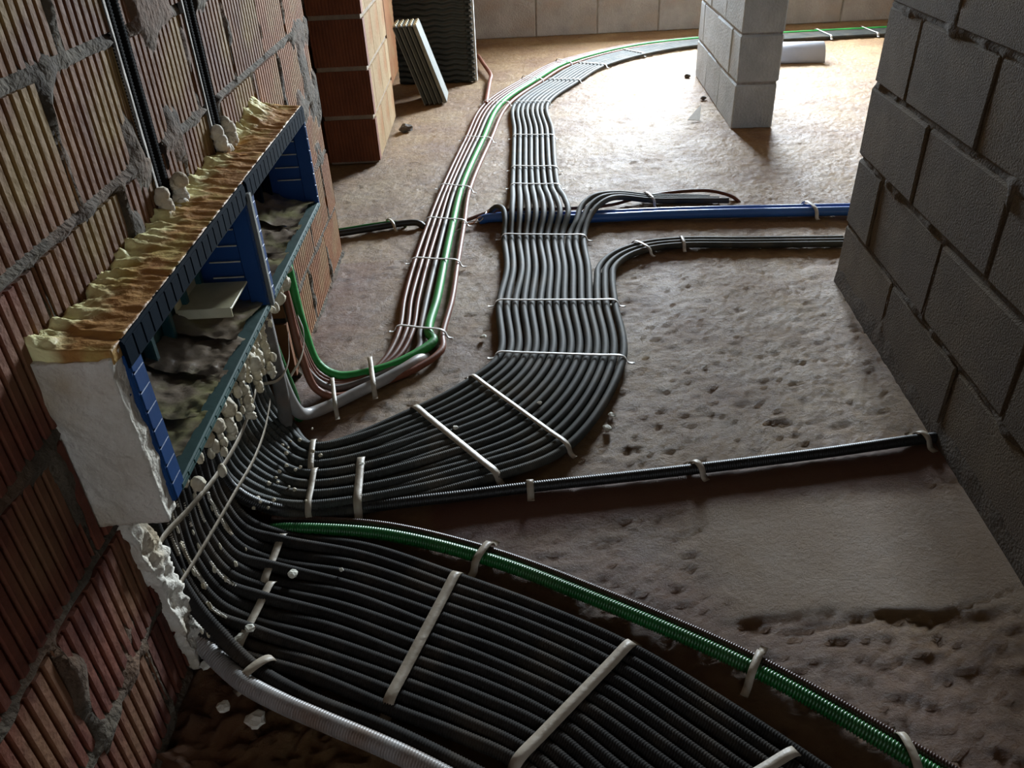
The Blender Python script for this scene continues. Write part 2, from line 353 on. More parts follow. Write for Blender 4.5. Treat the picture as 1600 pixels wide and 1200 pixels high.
# white plaster lining the near edge of each chase
for y, zt in ((1.205,.62), (1.508,.66)):
    zs = np.linspace(zt, 1.6, 60); Vv = []; 
    for k, z in enumerate(zs):
        wd = .001+.004*float(vnoise(np.array(z*30.), np.array(y*7)));
        Vv += [(XW+.004, y-wd, z), (XW+.004, y+.003, z), (XW-.006, y+.004, z)]
    Fc = [(3*k+j, 3*k+j+1, 3*k+4+j, 3*k+3+j) for k in range(59) for j in range(2)]
    me = mesh_np('plaster_edge', Vv, Fc, [MT['plaster']], True); link('plaster_edge', me, wall_left)

# ------------------------------------------------------------------ concrete block walls
def block_mesh(w, d, h, m, seed):
    """block with worn corners; local x = length, y = thickness, z = height"""
    k = ('blk', round(w,3), round(d,3), round(h,3), m.name, seed)
    if k in _cache: return _cache[k]
    rnd = random.Random(seed); bm = bmesh.new(); add_box(bm, (0,0,0), (w,d,h), .006)
    for v in bm.verts: v.co += Vector([rnd.uniform(-.0022,.0022) for _ in range(3)])
    me = bm_mesh('block', bm, m); _cache[k] = me; return me
def block_wall(name, org, ang, length, thick, rows, rowh, m, mm, L_=.39, joint=.009, body_h=2.5, starts=None, core_in=.008, relief=False):
    root = empty(name, org, ang); root['kind'] = 'structure'
    bm = bmesh.new(); add_box(bm, (core_in*1.3, core_in, 0), (length-core_in, thick-core_in, body_h)); core = link('mortar_bed', bm_mesh('mortar_bed', bm, mm), root)
    if relief:
        xx = np.arange(.012, min(length, 2.2), .010); z2 = np.arange(0, rows*rowh, .010); Xq, Zq = np.meshgrid(xx, z2, indexing='ij')
        dz = np.abs((Zq+rowh/2) % rowh - rowh/2); row_i = np.floor(Zq/rowh).astype(int); st = np.array([-(starts[q % len(starts)]) for q in range(rows+1)])[np.clip(row_i, 0, rows)]
        dxj = np.abs((Xq-st+L_/2) % L_ - L_/2); dj_ = np.minimum(dz, dxj); sq_ = fbm(Xq, Zq, 8, 4, .6)
        Yq = .009 - .009*np.exp(-(dj_/(.004+.05*np.clip(sq_-.5, 0, 1)))**2)*(.1+1.3*fbm(Xq, Zq, 26, 3)) - np.clip(sq_-.62, 0, 1)*.03*np.exp(-(dj_/.06)**2)
        low = 1-sm(.02, .12, Zq-.05*fbm(Xq, Zq, 12)+.03); Yq = Yq*(1-low)+low*(-.004-.003*fbm(Xq, Zq, 9, 3))
        link('mortar_relief', mesh_np('mortar_relief', np.stack([Xq, Yq, Zq], -1).reshape(-1,3), grid_faces(*Xq.shape)[:, ::-1], [mm], True), root)
    for i in range(rows):
        x = -(starts[i % len(starts)]) if starts else (-.5*L_ if i % 2 else 0)
        while x < length:
            a, b_ = max(x, 0)+ (joint/2 if x > 0 else 0), min(x+L_, length)-joint/2
            if b_-a > .03:
                link('block', block_mesh(b_-a, thick, rowh-joint, m, random.randrange(3)), root, (a+(random.uniform(-.004,.005) if x <= 0 else 0), random.uniform(-.002,.003), i*rowh+joint*.5))
            x += L_
    return root
th = math.atan2(.995, .0985)       # direction of the block walls
# right wall: from its free end (.975,2.10) back towards and past the camera
block_wall('wall_right', (.975, 2.10, -.01), th+math.pi, 3.0, .2, 8, .1875, MT['block'], MT['blockmortar'], starts=[.0, .20, .0, .17], relief=True)
# stub of wall standing in the middle
block_wall('wall_centre', (1.285, 3.705, -.01), math.atan2(.997,.076), 1.13, .187, 7, .2065, MT['blocklight'], MT['blockmortarl'], core_in=.006)
# back wall with its window opening above the sill
root = block_wall('wall_back', (-2.2, 6.38, -.01), 0, 5.9, .2, 2, .30, MT['blocksand'], MT['sandmortar'], L_=.455, body_h=.74, starts=[.188,.40])
boxes('wall_back_upper', MT['blocksand'], None, 'structure', ((-2.2,6.39,1.85), (3.7,6.57,2.5)), ((-2.2,6.39,.73), (.92,6.57,1.85)), ((2.42,6.39,.73), (3.7,6.57,1.85)))
boxes('wall_outer_left', MT['brick_far'], None, 'structure', ((-2.3,-1.9,0), (-2.2,6.5,2.5)))
boxes('wall_outer_right', MT['blocksand'], None, 'structure', ((3.6,-1.9,0), (3.7,6.5,2.5)))
boxes('wall_front', MT['blocksand'], None, 'structure', ((-2.3,-2.0,0), (0,-1.9,2.5)), ((1,-2.0,0), (3.7,-1.9,2.5)), ((0,-2.0,2.1), (1,-1.9,2.5)))
bm = bmesh.new(); add_box(bm, (-2.3,-2.0,2.45), (3.7,7.3,2.6)); props(link('ceiling', bm_mesh('ceiling', bm, MT['mortar'])), kind='structure')
bm = bmesh.new(); add_box(bm, (-2.3,-2.0,-.12), (3.7,6.5,-.06)); link('subfloor', bm_mesh('subfloor', bm, MT['mortar']), floor)

# ------------------------------------------------------------------ blue recessed boxes
XB = -.435
def wall_box(y0, y1, label, teal_back=True, contents=True):
    z0, z1 = .383, .603; root = empty('recessed_box', (XB, (y0+y1)/2, z0)); ly, hy = y0-(y0+y1)/2, y1-(y0+y1)/2; H = z1-z0; D = .118; t = .006
    props(root, label, 'box')
    bm = bmesh.new()   # shell: top, bottom, two ends
    add_box(bm, (-D,ly,H-t), (0,hy,H)); add_box(bm, (-D,ly,0), (0,hy,t)); add_box(bm, (-D,ly,0), (0,ly+t,H)); add_box(bm, (-D,hy-t,0), (0,hy,H))
    link('shell', bm_mesh('shell', bm, MT['blue']), root)
    bm = bmesh.new(); add_box(bm, (-D-.004,ly,0), (-D,hy,H))
    n = 7
    for k in range(n):
        yk = ly+.03+(hy-ly-.06)*k/(n-1); add_box(bm, (-D, yk-.007, t), (-D+.018, yk+.007, H-t), .002)
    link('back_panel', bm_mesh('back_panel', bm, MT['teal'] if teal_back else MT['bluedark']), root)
    # front frame: four bars with a lip, cut into segments by shallow notches
    def bar(name, a, b_, axis, m):
        bm = bmesh.new(); add_box(bm, a, b_, .002); Ln = b_[axis]-a[axis]; k = max(2, int(Ln/.026))
        for q in range(k):
            s = a[axis]+Ln*(q+.05)/k; e = a[axis]+Ln*(q+.95)/k; A = list(a); B_ = list(b_); A[axis] = s; B_[axis] = e
            A[0] = b_[0]-.001; B_[0] = b_[0]+.0012; 
            o = 2 if axis == 1 else 1; A[o] += .004; B_[o] -= .004; add_box(bm, A, B_, .0008)
        link(name, bm_mesh(name, bm, m), root)
    wv = .024
    bar('frame_bar', (-.03,ly-.004,0), (.0,ly+.034,H), 2, MT['blue']); bar('frame_bar', (-.03,hy-.014,0), (.0,hy+.002,H), 2, MT['blue'])
    bar('frame_bar', (-.006,ly-.003,H-wv+.004), (.0015,hy,H+.0165), 1, MT['bluedark']); bar('frame_bar', (-.03,ly+.02,-.003), (.001,hy,.012), 1, MT['tealedge'])
    # snap tabs on the outside of the near end
    for zt in (H*.78, H*.42, .01, H-.01):
        bm = bmesh.new(); add_box(bm, (-.022,ly-.012,zt-.004), (-.006,ly-.003,zt+.005), .001); link('tab', bm_mesh('tab', bm, MT['blue']), root)
    for zt in (.07,.10,.13,.16):   # pale moulding lines on the far inner wall
        bm = bmesh.new(); add_box(bm, (-.085,hy-.0165,zt), (-.030,hy-.0138,zt+.002)); link('moulding_line', bm_mesh('moulding_line', bm, MT['foamdrip']), root)
    return root
box1 = wall_box(.797, 1.338, 'large blue plastic wall box with crumpled brown film inside, nearest the camera')
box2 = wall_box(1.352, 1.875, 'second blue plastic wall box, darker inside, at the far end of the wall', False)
bm = bmesh.new(); add_box(bm, (-.47,1.339,.385), (-.428,1.351,.600), .001); props(link('divider_strip', bm_mesh('divider_strip', bm, MT['boardcore'])), 'pale grey strip standing between the two blue wall boxes', 'strip')
# crumpled sheets of film lying along the bottom of the boxes
def film(y0, y1, z, tilt, sd, label):
    nu, nv = 26, 22; u = np.linspace(0,1,nu); v = np.linspace(0,1,nv); U, Vv = np.meshgrid(u, v, indexing='ij')
    Y = y0+(y1-y0)*U + .004*np.sin(Vv*7+sd); X = -.55+.108*Vv; cr = np.abs(fbm(U*3+sd*5, Vv*3, 1.3, 4, .6)-.5)*.022
    Z = z + tilt*(1-U)*.5 + .030*(1-Vv)**2 + cr + .006*np.sin(U*math.pi)
    A = np.stack([X,Y,Z], -1).reshape(-1,3); Bt = A.copy(); Bt[:,2] -= .0012
    Fc = np.r_[grid_faces(nu,nv), grid_faces(nu,nv,nu*nv)[:, ::-1]]
    props(link('film_sheet', mesh_np('film_sheet', np.r_[A,Bt], Fc, [MT['foil']], True)), label, 'film')
film(.81, .97, .398, .020, 1, 'crumpled brown film in the near end of the large blue box')
film(.93, 1.085, .398, .032, 2, 'crumpled brown film second from the near end of the large blue box')
film(1.045, 1.195, .398, .034, 3, 'crumpled brown film in the middle of the large blue box')
film(1.155, 1.33, .398, .036, 4, 'greyish film sheet lying below the cream bracket in the large blue box')
film(1.365, 1.56, .398, .02, 5, 'dark film sheet in the near end of the far blue box')
film(1.52, 1.70, .398, .03, 6, 'dark film sheet in the middle of the far blue box')
film(1.66, 1.86, .398, .03, 7, 'dark film sheet in the far end of the far blue box')
t = empty('bracket', (-.50, 1.23, .45)); props(t, 'cream angled plastic bracket inside the large blue box', 'bracket')
bm = bmesh.new(); add_box(bm, (-.045,-.03,0), (.045,.075,.004), .001); link('plate', bm_mesh('plate', bm, MT['bracket']), t)
bm = bmesh.new(); add_box(bm, (-.048,-.034,0), (-.044,.07,.05), .001); add_box(bm, (-.045,-.034,-.012), (.045,-.030,.006), .001); link('flange', bm_mesh('flange', bm, MT['bracket']), t)

# ------------------------------------------------------------------ foam packed round the boxes
def foam_lump(name, a, b_, n, amp, freq, m, parent=None, sd=0, prof=None):
    bm = bmesh.new(); bmesh.ops.create_grid(bm, x_segments=2, y_segments=2, size=1); bm.clear()
    faces = []; V = []; Fc = []
    def side(o, du, dv, nu, nv):
        off = len(V)
        for i in range(nu+1):
            for j in range(nv+1): V.append([o[k]+du[k]*i/nu+dv[k]*j/nv for k in range(3)])
        for i in range(nu):
            for j in range(nv): Fc.append((off+i*(nv+1)+j, off+(i+1)*(nv+1)+j, off+(i+1)*(nv+1)+j+1, off+i*(nv+1)+j+1))
    dx, dy, dz = [b_[k]-a[k] for k in range(3)]; nx, ny, nz = [max(2, int(d/n)) for d in (dx,dy,dz)]
    side(a, (0,dy,0), (dx,0,0), ny, nx); side((a[0],a[1],b_[2]), (dx,0,0), (0,dy,0), nx, ny)
    side(a, (dx,0,0), (0,0,dz), nx, nz); side((a[0],b_[1],a[2]), (0,0,dz), (dx,0,0), nz, nx)
    side(a, (0,0,dz), (0,dy,0), nz, ny); side((b_[0],a[1],a[2]), (0,dy,0), (0,0,dz), ny, nz)
    V = np.array(V); c = (np.array(a)+np.array(b_))/2; hs = (np.array(b_)-np.array(a))/2
    q = (V-c)/hs; rad = np.linalg.norm(q, axis=1)[:,None]; nrm = q**5; nrm = nrm/(np.linalg.norm(nrm, axis=1)[:,None]+1e-6)
    nn = fbm(V[:,0]+V[:,2]*.7+sd, V[:,1]+V[:,2]*.4, freq, 4, .6)[:,None]-.5
    V2 = V + nrm*nn*2*amp - nrm*np.clip(np.abs(q[:,[0]]*q[:,[1]]*q[:,[2]]), 0, 1)*0
    if prof is not None: V2 = prof(V2, q)
    me = mesh_np(name, V2, Fc, [m] if not isinstance(m, list) else m, True)
    bm = bmesh.new(); bm.from_mesh(me); bmesh.ops.remove_doubles(bm, verts=bm.verts[:], dist=.0004); bmesh.ops.recalc_face_normals(bm, faces=bm.faces[:]); bm.to_mesh(me); bm.free()
    for p in me.polygons: p.use_smooth = True
    return me
foam = empty('foam_packing', (-.48, 1.3, .38)); props(foam, 'yellow and white expanding foam packed around the blue wall boxes', 'foam')
def part(name, me): 
    o = link(name, me, foam); o.location = (.48, -1.3, -.38); return o
def topprof(V2, q):
    wside = np.clip((-.450-V2[:,0])/.07, 0, 1)          # 0 at the box, 1 at the wall
    top = q[:,2] > 0; l = fbm(V2[:,1], V2[:,0]*.7, 60, 4, .65); l2 = fbm(V2[:,1]+7, V2[:,0]*.5, 22, 3, .6)
    flow = fbm(V2[:,1]+.15*V2[:,0], V2[:,0]*.12, 75, 3, .6)-.5
    lift = .030*np.clip((V2[:,1]-1.66)/.12, 0, 1)*(V2[:,1] < 1.815)
    V2[:,2] += np.where(top, wside**1.5*(.002+.030*(l-.4)+.026*(l2-.4)+lift)+flow*.006*(1-wside)-(1-sm(-.452,-.436,-np.abs(V2[:,0])))*0, 0)
    V2[:,0] += np.where(top, -.004*wside, 0)
    return V2
part('foam_top', foam_lump('foam_top', (-.540,.772,.604), (-.4375,1.50,.6205), .0034, .0020, 30, MT['foam'], prof=topprof))
part('foam_top', foam_lump('foam_top', (-.540,1.49,.604), (-.4375,1.872,.6205), .0034, .0020, 30, MT['foam'], prof=topprof, sd=0))
for me in [o.data for o in foam.children]:      # the crust by the wall is paler and yellower than the smooth skin by the boxes
    co = np.empty(len(me.vertices)*3, 'f'); me.vertices.foreach_get('co', co); co = co.reshape(-1,3)
    n_ = fbm(co[:,1], co[:,0]*.6, 34, 4, .6); gap = np.exp(-((co[:,1]-1.215)/.035)**2)+np.exp(-((co[:,1]-1.53)/.035)**2)
    cr = sm(.25, .75, (-.462-co[:,0])/.075+.9*(n_-.5)-.5*gap)*sm(.608,.616,co[:,2]+.004)
    at_ = me.attributes.new('crust', 'FLOAT', 'POINT'); at_.data.foreach_set('value', cr.astype('f'))
nt = MT['foam'].node_tree; b = nt.nodes['Principled BSDF']; src = b.inputs['Base Color'].links[0].from_socket
ca = nt.nodes.new('ShaderNodeAttribute'); ca.attribute_name = 'crust'; cm = nt.nodes.new('ShaderNodeMixRGB'); cm.inputs[2].default_value = (.88,.82,.42,1)
nt.links.new(ca.outputs['Fac'], cm.inputs[0]); nt.links.new(src, cm.inputs[1]); nt.links.new(cm.outputs[0], b.inputs['Base Color'])
part('foam_side', foam_lump('foam_side', (-.535,.766,.372), (-.439,.797,.612), .005, .007, 32, MT['foamwhite'], sd=2, prof=lambda V2,q: np.c_[V2[:,0], V2[:,1]-.006*(1-q[:,0]**2)*(1-q[:,2]**2)*(q[:,1]<0), V2[:,2]]))
def strip_prof(V2, q):
    z = V2[:,2]; V2[:,1] += (.38-z)*.12 + .012*(fbm(z, z*0+V2[:,0], 26, 3)-.5)
    return V2
part('foam_edge', foam_lump('foam_edge', (-.545,.792,.0), (-.512,.838,.385), .004, .014, 60, MT['foamwhite'], sd=5, prof=strip_prof))
for yc, zc in ((1.232,.630), (1.545,.640)):
    bm = bmesh.new(); 
    for k in range(18):
        a = math.pi*(k/17)*1.25-.4; bmesh.ops.create_icosphere(bm, subdivisions=2, radius=.010+.004*random.random(), matrix=Matrix.Translation((-.515+random.uniform(-.006,.006), yc-.037*math.cos(a), zc-.030*math.sin(a)+.012)))
    for v in bm.verts: v.co += Vector([random.uniform(-.0012,.0012) for _ in range(3)])
    part('foam_collar', bm_mesh('foam_collar', bm, MT['foamwhite'], True))
# foam squeezed out under the boxes and run down the conduits
bm = bmesh.new(); rn = random.Random(11)
def blob(bm, p, s, st=(1,1,1)):
    r = bmesh.ops.create_icosphere(bm, subdivisions=2, radius=s)
    for v in r['verts']:
        k = 1+.35*(rn.random()-.5); v.co = Vector((v.co.x*st[0]*k+p[0], v.co.y*st[1]*k+p[1], v.co.z*st[2]*k+p[2]))
for k in range(70):
    y = rn.uniform(1.0, 1.42); blob(bm, (rn.uniform(-.50,-.462), y, .37-rn.random()**1.6*.13), rn.uniform(.003,.009), (.8,1.1,1.5))
for k in range(60):
    y = rn.uniform(.86, 1.55); blob(bm, (rn.uniform(-.48,-.445), y, .375-rn.random()**2*.05), rn.uniform(.006,.013), (1,1,1.3))
for (y0, z0, ln) in ((1.12,.37,.13),(1.30,.37,.15),(1.22,.33,.12),(1.38,.34,.14),(1.18,.37,.07),(1.25,.37,.10),(1.05,.37,.06),(1.42,.37,.08),(.97,.36,.05),(1.33,.36,.12)):
    for k in range(int(ln/.006)): blob(bm, (-.478+rn.uniform(-.003,.003), y0+rn.uniform(-.004,.004), z0-k*.006), rn.uniform(.005,.010))
part('foam_drip', bm_mesh('foam_drip', bm, MT['foamdrip'], True))['kind'] = 'stuff'

# ------------------------------------------------------------------ conduits
ORD = ['first','second','third','fourth','fifth','sixth','seventh','eighth','ninth','tenth','eleventh','twelfth','thirteenth','fourteenth','fifteenth']
RC = .0106
XC = -.548
def cross(c, d, off): n = np.array([d[1], -d[0]]); n = n/np.linalg.norm(n); return [c[0]+n[0]*off, c[1]+n[1]*off]
farC = [((.20,4.31),(.08,1)), ((.41,4.80),(.32,1)), ((.62,5.20),(.62,1)), ((1.00,5.56),(1,.60)), ((1.37,5.74),(1,.25)), ((2.05,5.80),(1,.03)), ((2.9,5.82),(1,0))]
A_st = [((-.432,1.395),(-.392,1.172)), ((-.217,1.515),(-.035,1.262)), ((-.085,1.635),(.117,1.345)), ((-.018,1.740),(.288,1.690)), ((-.014,2.03),(.312,1.995))]
def laneA(i):
    j = lambda s: random.uniform(-s, s)
    P = [(XC+j(.004), 1.53-.030*i+j(.005), .40), (XC+j(.003), 1.52-.027*i, .22), (XC+.012, 1.49-.0235*i, .10), (-.490, 1.455-.0195*i, .034)]
    z = RC+.001
    for s,(l, r) in enumerate(A_st):
        p = sub(l, r, i/14); zz_ = z + (.013 if (s == 0 and i % 2) else 0)+(.004 if s == 1 and i in (5,6,9,12) else 0); P.append((p[0]+j(.0012), p[1]+j(.0012), zz_))
    return P
for i in range(15):
    P = laneA(i)
    j = lambda s=.0012: random.uniform(-s, s)
    if i <= 11:
        p = sub((.013,2.26),(.264,2.235), i/11); P.append((p[0]+j(.003), p[1], RC+.001))
        p = sub((.014,2.52),(.276,2.48), i/11); P.append((p[0]+j(), p[1], RC+.001))
    if i == 0:
        P += [(.020,2.62,.035), (.012,2.70,.045), (-.012,2.745,.035), (-.045,2.73,.012)]
        nm = 'leftmost black conduit of the wide bundle, hooking down beside the blue pipe end'
    elif i <= 8:
        k = (i-1)/7
        for (l, r, z) in (((.045,2.66),(.240,2.63),.046), ((.052,2.80),(.238,2.77),.046), ((.058,3.02),(.234,2.99),RC+.002), ((.070,3.30),(.242,3.27),RC+.001), ((.092,3.80),(.270,3.77),RC+.001)):
            p = sub(l, r, k); P.append((p[0]+j(), p[1], z))
        for c, d in farC: q = cross(c, d, (k-.5)*.172); P.append((q[0]+j(), q[1]+j(), RC+.001))
        nm = '%s from left of the long black conduits running to the back of the room' % ORD[i]
    elif i <= 11:
        k = i-9
        P += [(.262+.020*k,2.58,.03), (.290+.024*k,2.68-.012*k,.046), (.345+.022*k,2.760-.020*k,.052), (.44,2.810-.021*k,.040), (.56,2.822-.021*k,.018), (.70,2.815-.019*k,RC+.001), (.775+.03*k,2.80-.02*k,RC)]
        nm = ['upper','middle','lower'][k]+' black conduit of three bending right just above the blue pipes'
    else:
        k = i-12
        P += [(.262+.0228*k+.02,2.15,RC+.001), (.292+.0228*k+.006,2.24-.004*k,RC+.001), (.355+.021*k,2.335-.012*k,RC+.001), (.455+.008*k,2.402-.021*k,RC+.001), (.573,2.422-.022*k,RC+.001), (.80,2.397-.022*k,RC+.001), (1.10,2.368-.022*k,RC+.001)]
        nm = ['upper','middle','lower'][k]+' conduit of three curving right below the blue pipes to the block wall'
    conduit('corrugated_conduit', P, RC, MT['conduitgrey'], nm, group='black conduits of the wide bundle')
# fan of conduits in the foreground
C_st = [((-.432,1.120),(-.450,.850)), ((-.275,1.075),(-.330,.800)), ((-.107,.990),(-.200,.737)), ((.03,.915),(-.10,.690)), ((.171,.822),(-.012,.638)), ((.30,.705),(.06,.56)), ((.44,.56),(.17,.44)), ((.62,.35),(.34,.22))]
for i in range(13):
    j = lambda s=.0022: random.uniform(-s, s)
    y0 = 1.13-.0225*i
    P = [(XC+j(.004), y0+.045+j(.006), .40), (XC+j(.004), y0+.036+j(.004), .24), (XC+.008, y0+.022, .11), (-.505, y0+.006, .040)]
    for s,(l, r) in enumerate(C_st):
        p = sub(l, r, i/12); P.append((p[0]+j(), p[1]+j(.0022), RC+.001+(.010 if (s == 0 and i % 3 == 1) else 0)))
    conduit('corrugated_conduit', P, RC, MT['conduit'], '%s black conduit of the fan at bottom, counted from the green one' % ORD[i], group='black conduits of the foreground fan')
bm = bmesh.new()
for i, za, zb in ((12,.34,.02),(11,.30,.03),(10,.36,.10),(10,.06,.013),(9,.28,.05),(8,.33,.18),(7,.30,.03),(6,.37,.20),(5,.20,.03),(4,.34,.22),(3,.15,.03),(2,.36,.20)):
    y0 = 1.13-.0225*i; Cc = catmull([(XC, y0+.045, .40), (XC, y0+.036, .24), (XC+.008, y0+.022, .11), (-.505, y0+.006, .040), (*sub(C_st[0][0], C_st[0][1], i/12), .012)], .005)
    run = [p+np.array([.0092,-.003,.0065]) for p in Cc if zb <= p[2] <= za]
    while len(run) > 10:
        m_ = rn.randint(8, 20); seg = run[:m_]; run = run[m_+rn.randint(2, 14):]
        if len(seg) > 6: part('foam_streak', tube_mesh('foam_streak', [q+np.array([rn.uniform(-.0012,.0012) for _ in range(3)]) for q in seg[::3]], rn.uniform(.0022,.0038), MT['foamwhite'], .005, 7, .0011, 9))
    for p in Cc:
        if zb <= p[2] <= za and rn.random() < .12:
            for q in range(rn.choice((1,1,2))): blob(bm, (p[0]+.0085+rn.uniform(-.002,.002), p[1]-.004+rn.uniform(-.004,.003), p[2]+.007+rn.uniform(-.003,.003)), rn.uniform(.0016,.0042), (.7,.8,2.6))
for k in range(26): blob(bm, (rn.uniform(-.50,-.40), rn.uniform(1.16,1.42), rn.uniform(.03,.06)), rn.uniform(.002,.0045))
part('foam_drip', bm_mesh('foam_drip', bm, MT['foamdrip'], True))['kind'] = 'stuff'
# conduits between the two bundles that stay upright in the cut behind
for k in range(5):
    y = .93+.14*k; P = [(-.585, y, .42), (-.588, y+random.uniform(-.01,.01), .2), (-.585, y+.01, -.01)]
    conduit('corrugated_conduit', P, RC, MT['conduitdark'], '%s upright black conduit deep in the wall cut, counted from the near side' % ORD[k], group='upright conduits in the wall cut', rib=0)
# edge conduits of the foreground
conduit('corrugated_conduit', [(-.575,.885,.16), (-.555,.885,.09), (-.520,.866,.040), (-.472,.828,.016), (-.425,.790,.014), (-.360,.752,.014), (-.30,.722,.014), (-.157,.650,.014), (-.02,.565,.014), (.15,.44,.014)], .0150, MT['greypipe'], 'light grey corrugated conduit along the near edge of the fan', rib=.0046, amp=.0014, sides=14)
conduit('corrugated_conduit', [(-.530,.890,.38), (-.531,.885,.20), (-.508,.874,.10), (-.474,.856,.050), (-.425,.822,.017), (-.335,.765,.013), (-.20,.700,.013), (-.08,.632,.013), (.10,.52,.013), (.25,.40,.013)], .0120, MT['conduit'], 'thick black conduit lying beside the light grey one', rib=.0046, sides=12)
conduit('corrugated_conduit', [(-.468,1.142,.008), (-.435,1.137,.013), (-.25,1.108,.013), (-.056,1.031,.013), (.12,.928,.013), (.353,.769,.013), (.527,.609,.013), (.70,.43,.013)], .0120, MT['green'], 'green corrugated conduit running beside the foreground fan', rib=.0048, amp=.0022, sides=14)
conduit('corrugated_conduit', [(-.470,1.172,.010), (-.40,1.163,.010), (-.24,1.134,.009), (-.046,1.054,.009), (.13,.951,.009), (.366,.789,.009), (.543,.627,.009), (.72,.45,.009)], .0078, MT['darkbrown'], 'thin dark brown conduit along the outside of the foreground green one', rib=.004, sides=10)
# single conduit to the right wall
conduit('corrugated_conduit', [(XC,1.16,.30), (-.53,1.165,.10), (-.47,1.18,.03), (-.38,1.185,.0125), (-.15,1.202,.0125), (.034,1.222,.0125), (.22,1.238,.0125), (.389,1.254,.0125), (.65,1.283,.0125), (.87,1.312,.0125), (.903,1.316,.008), (.915,1.316,-.02)], .0118, MT['conduitdark'], 'single black conduit crossing the floor to the right wall', rib=.0046, sides=12)
# left bundle: three brown, one pale, one green, one brown, running away from the wall
B_st = [((-.288,1.905),(-.169,1.868)), ((-.290,2.10),(-.150,2.07)), ((-.278,2.352),(-.141,2.32)), ((-.252,2.70),(-.126,2.66)), ((-.220,3.053),(-.112,3.008)), ((-.142,3.709),(-.024,3.667)), ((-.046,4.374),(.078,4.32)), ((.185,4.93),(.285,4.83)), ((.42,5.37),(.495,5.255)), ((.90,5.79),(.935,5.675)), ((1.36,5.955),(1.375,5.845)), ((2.05,6.0),(2.05,5.905)), ((2.9,6.01),(2.9,5.92))]
lanes = [('brown',.0072,0.,'first brown conduit from the left in the narrow bundle'),('brown',.0072,.15,'second brown conduit from the left in the narrow bundle'),('brown',.0072,.30,'third brown conduit from the left in the narrow bundle'),
         ('midgrey',.0085,.48,'pale grey conduit left of the green one in the narrow bundle'),('greenbright',.0128,.70,'green conduit in the narrow bundle curving along the floor'),('redbrown',.0092,1.0,'brown conduit along the right edge of the narrow bundle')]
for m, r, f, lb in lanes:
    j = lambda s=.0012: random.uniform(-s, s)
    if m == 'greenbright': P = [(-.525,1.80,.40), (-.515,1.775,.27), (-.495,1.725,.14), (-.467,1.690,.045), (-.418,1.676,.016), (-.31,1.706,.0125), (-.228,1.775,.0125), (-.190,1.835,.0125)]
    elif m == 'midgrey': P = [(-.505,1.66,.40), (-.50,1.66,.20), (-.48,1.63,.07), (-.43,1.625,.016), (-.34,1.665,.010), (-.27,1.73,.010), (-.228,1.80,.0095)]
    elif f == 1.0: P = [(-.500,1.665,.40), (-.497,1.655,.25), (-.480,1.615,.12), (-.455,1.592,.035), (-.412,1.590,.012), (-.340,1.628,.009), (-.23,1.702,.009), (-.168,1.79,.009)]
    else:
        k = f/.15; P = [(-.525,1.70+.02*k,.40), (-.515,1.69+.016*k,.25), (-.49,1.655+.012*k,.11), (-.462,1.640+.010*k,.03+.004*k), (-.41,1.638+.009*k,.010), (-.355,1.675+.006*k,.009), (-.312+.014*k,1.76-.003*k,.009)]
    for (l, rr_) in B_st: p = sub(l, rr_, f); P.append((p[0]+j(), p[1]+j(), r+.001))
    conduit('corrugated_conduit', P, r, MT[m], lb, group='conduits of the narrow bundle', rib=.004, amp=.0006)
conduit('corrugated_conduit', [(-.478,1.425,.40), (-.480,1.428,.30), (-.480,1.435,.17), (-.470,1.455,.075), (-.462,1.505,.024), (-.420,1.545,.0155), (-.36,1.600,.0145), (-.303,1.650,.0145), (-.255,1.70,.0145), (-.225,1.745,.010), (-.21,1.79,-.012)], .0140, MT['greypipe'], 'thick light grey pipe bending up from the floor to the far blue box', cat='pipe', rib=0, sides=16)
conduit('corrugated_conduit', [(-.475,1.405,.38), (-.476,1.41,.2), (-.485,1.43,.10), (-.505,1.46,-.01)], .0150, MT['midgrey'], 'dull grey corrugated pipe standing upright below the blue boxes', cat='pipe', rib=.005, sides=14)
conduit('corrugated_conduit', [(-.510,1.50,.30), (-.500,1.52,.15), (-.492,1.535,.05), (-.49,1.53,-.01)], .0110, MT['green'], 'short green conduit going down behind the light grey pipe', rib=.0048, sides=12)
# short pieces by the doorway
conduit('corrugated_conduit', [(-.70,2.60,.012), (-.56,2.622,.013), (-.42,2.665,.013), (-.33,2.690,.013), (-.285,2.690,.010), (-.262,2.675,-.008)], .0120, MT['conduitdark'], 'black conduit coming out of the doorway on the left', rib=.0048)
conduit('corrugated_conduit', [(-.70,2.628,.012), (-.56,2.650,.012), (-.45,2.685,.012), (-.37,2.703,.010), (-.33,2.70,.002)], .0095, MT['green'], 'thin green conduit beside the black one at the doorway', rib=.0048)
# blue pipes
conduit('water_pipe', [(-.07,2.705,.002), (-.045,2.700,.012), (.05,2.683,.0165), (.22,2.645,.0165), (.60,2.635,.0165), (1.25,2.583,.0165), (1.5,2.565,.0165)], .0160, MT['bluepipe'], 'blue pipe nearest the camera of the pair crossing the floor', 'pipe', rib=0, sides=16)
conduit('water_pipe', [(-.05,2.728,.0), (0,2.722,.010), (.10,2.712,.0135), (.22,2.690,.0135), (.60,2.680,.0135), (1.25,2.630,.0135), (1.5,2.61,.0135)], .0130, MT['bluepipe'], 'farther and thinner blue pipe of the pair crossing the floor', 'pipe', rib=0, sides=16)
conduit('corrugated_conduit', [(-.14,2.69,.004), (-.03,2.76,.012), (.05,2.775,.010), (.25,2.762,.010), (.40,2.775,.010), (.52,2.835,.010), (.70,2.875,.012), (.80,2.862,.012), (.865,2.80,.006), (.88,2.775,-.006)], .0070, MT['brown'], 'thin brown conduit looping behind the blue pipes', rib=.004)
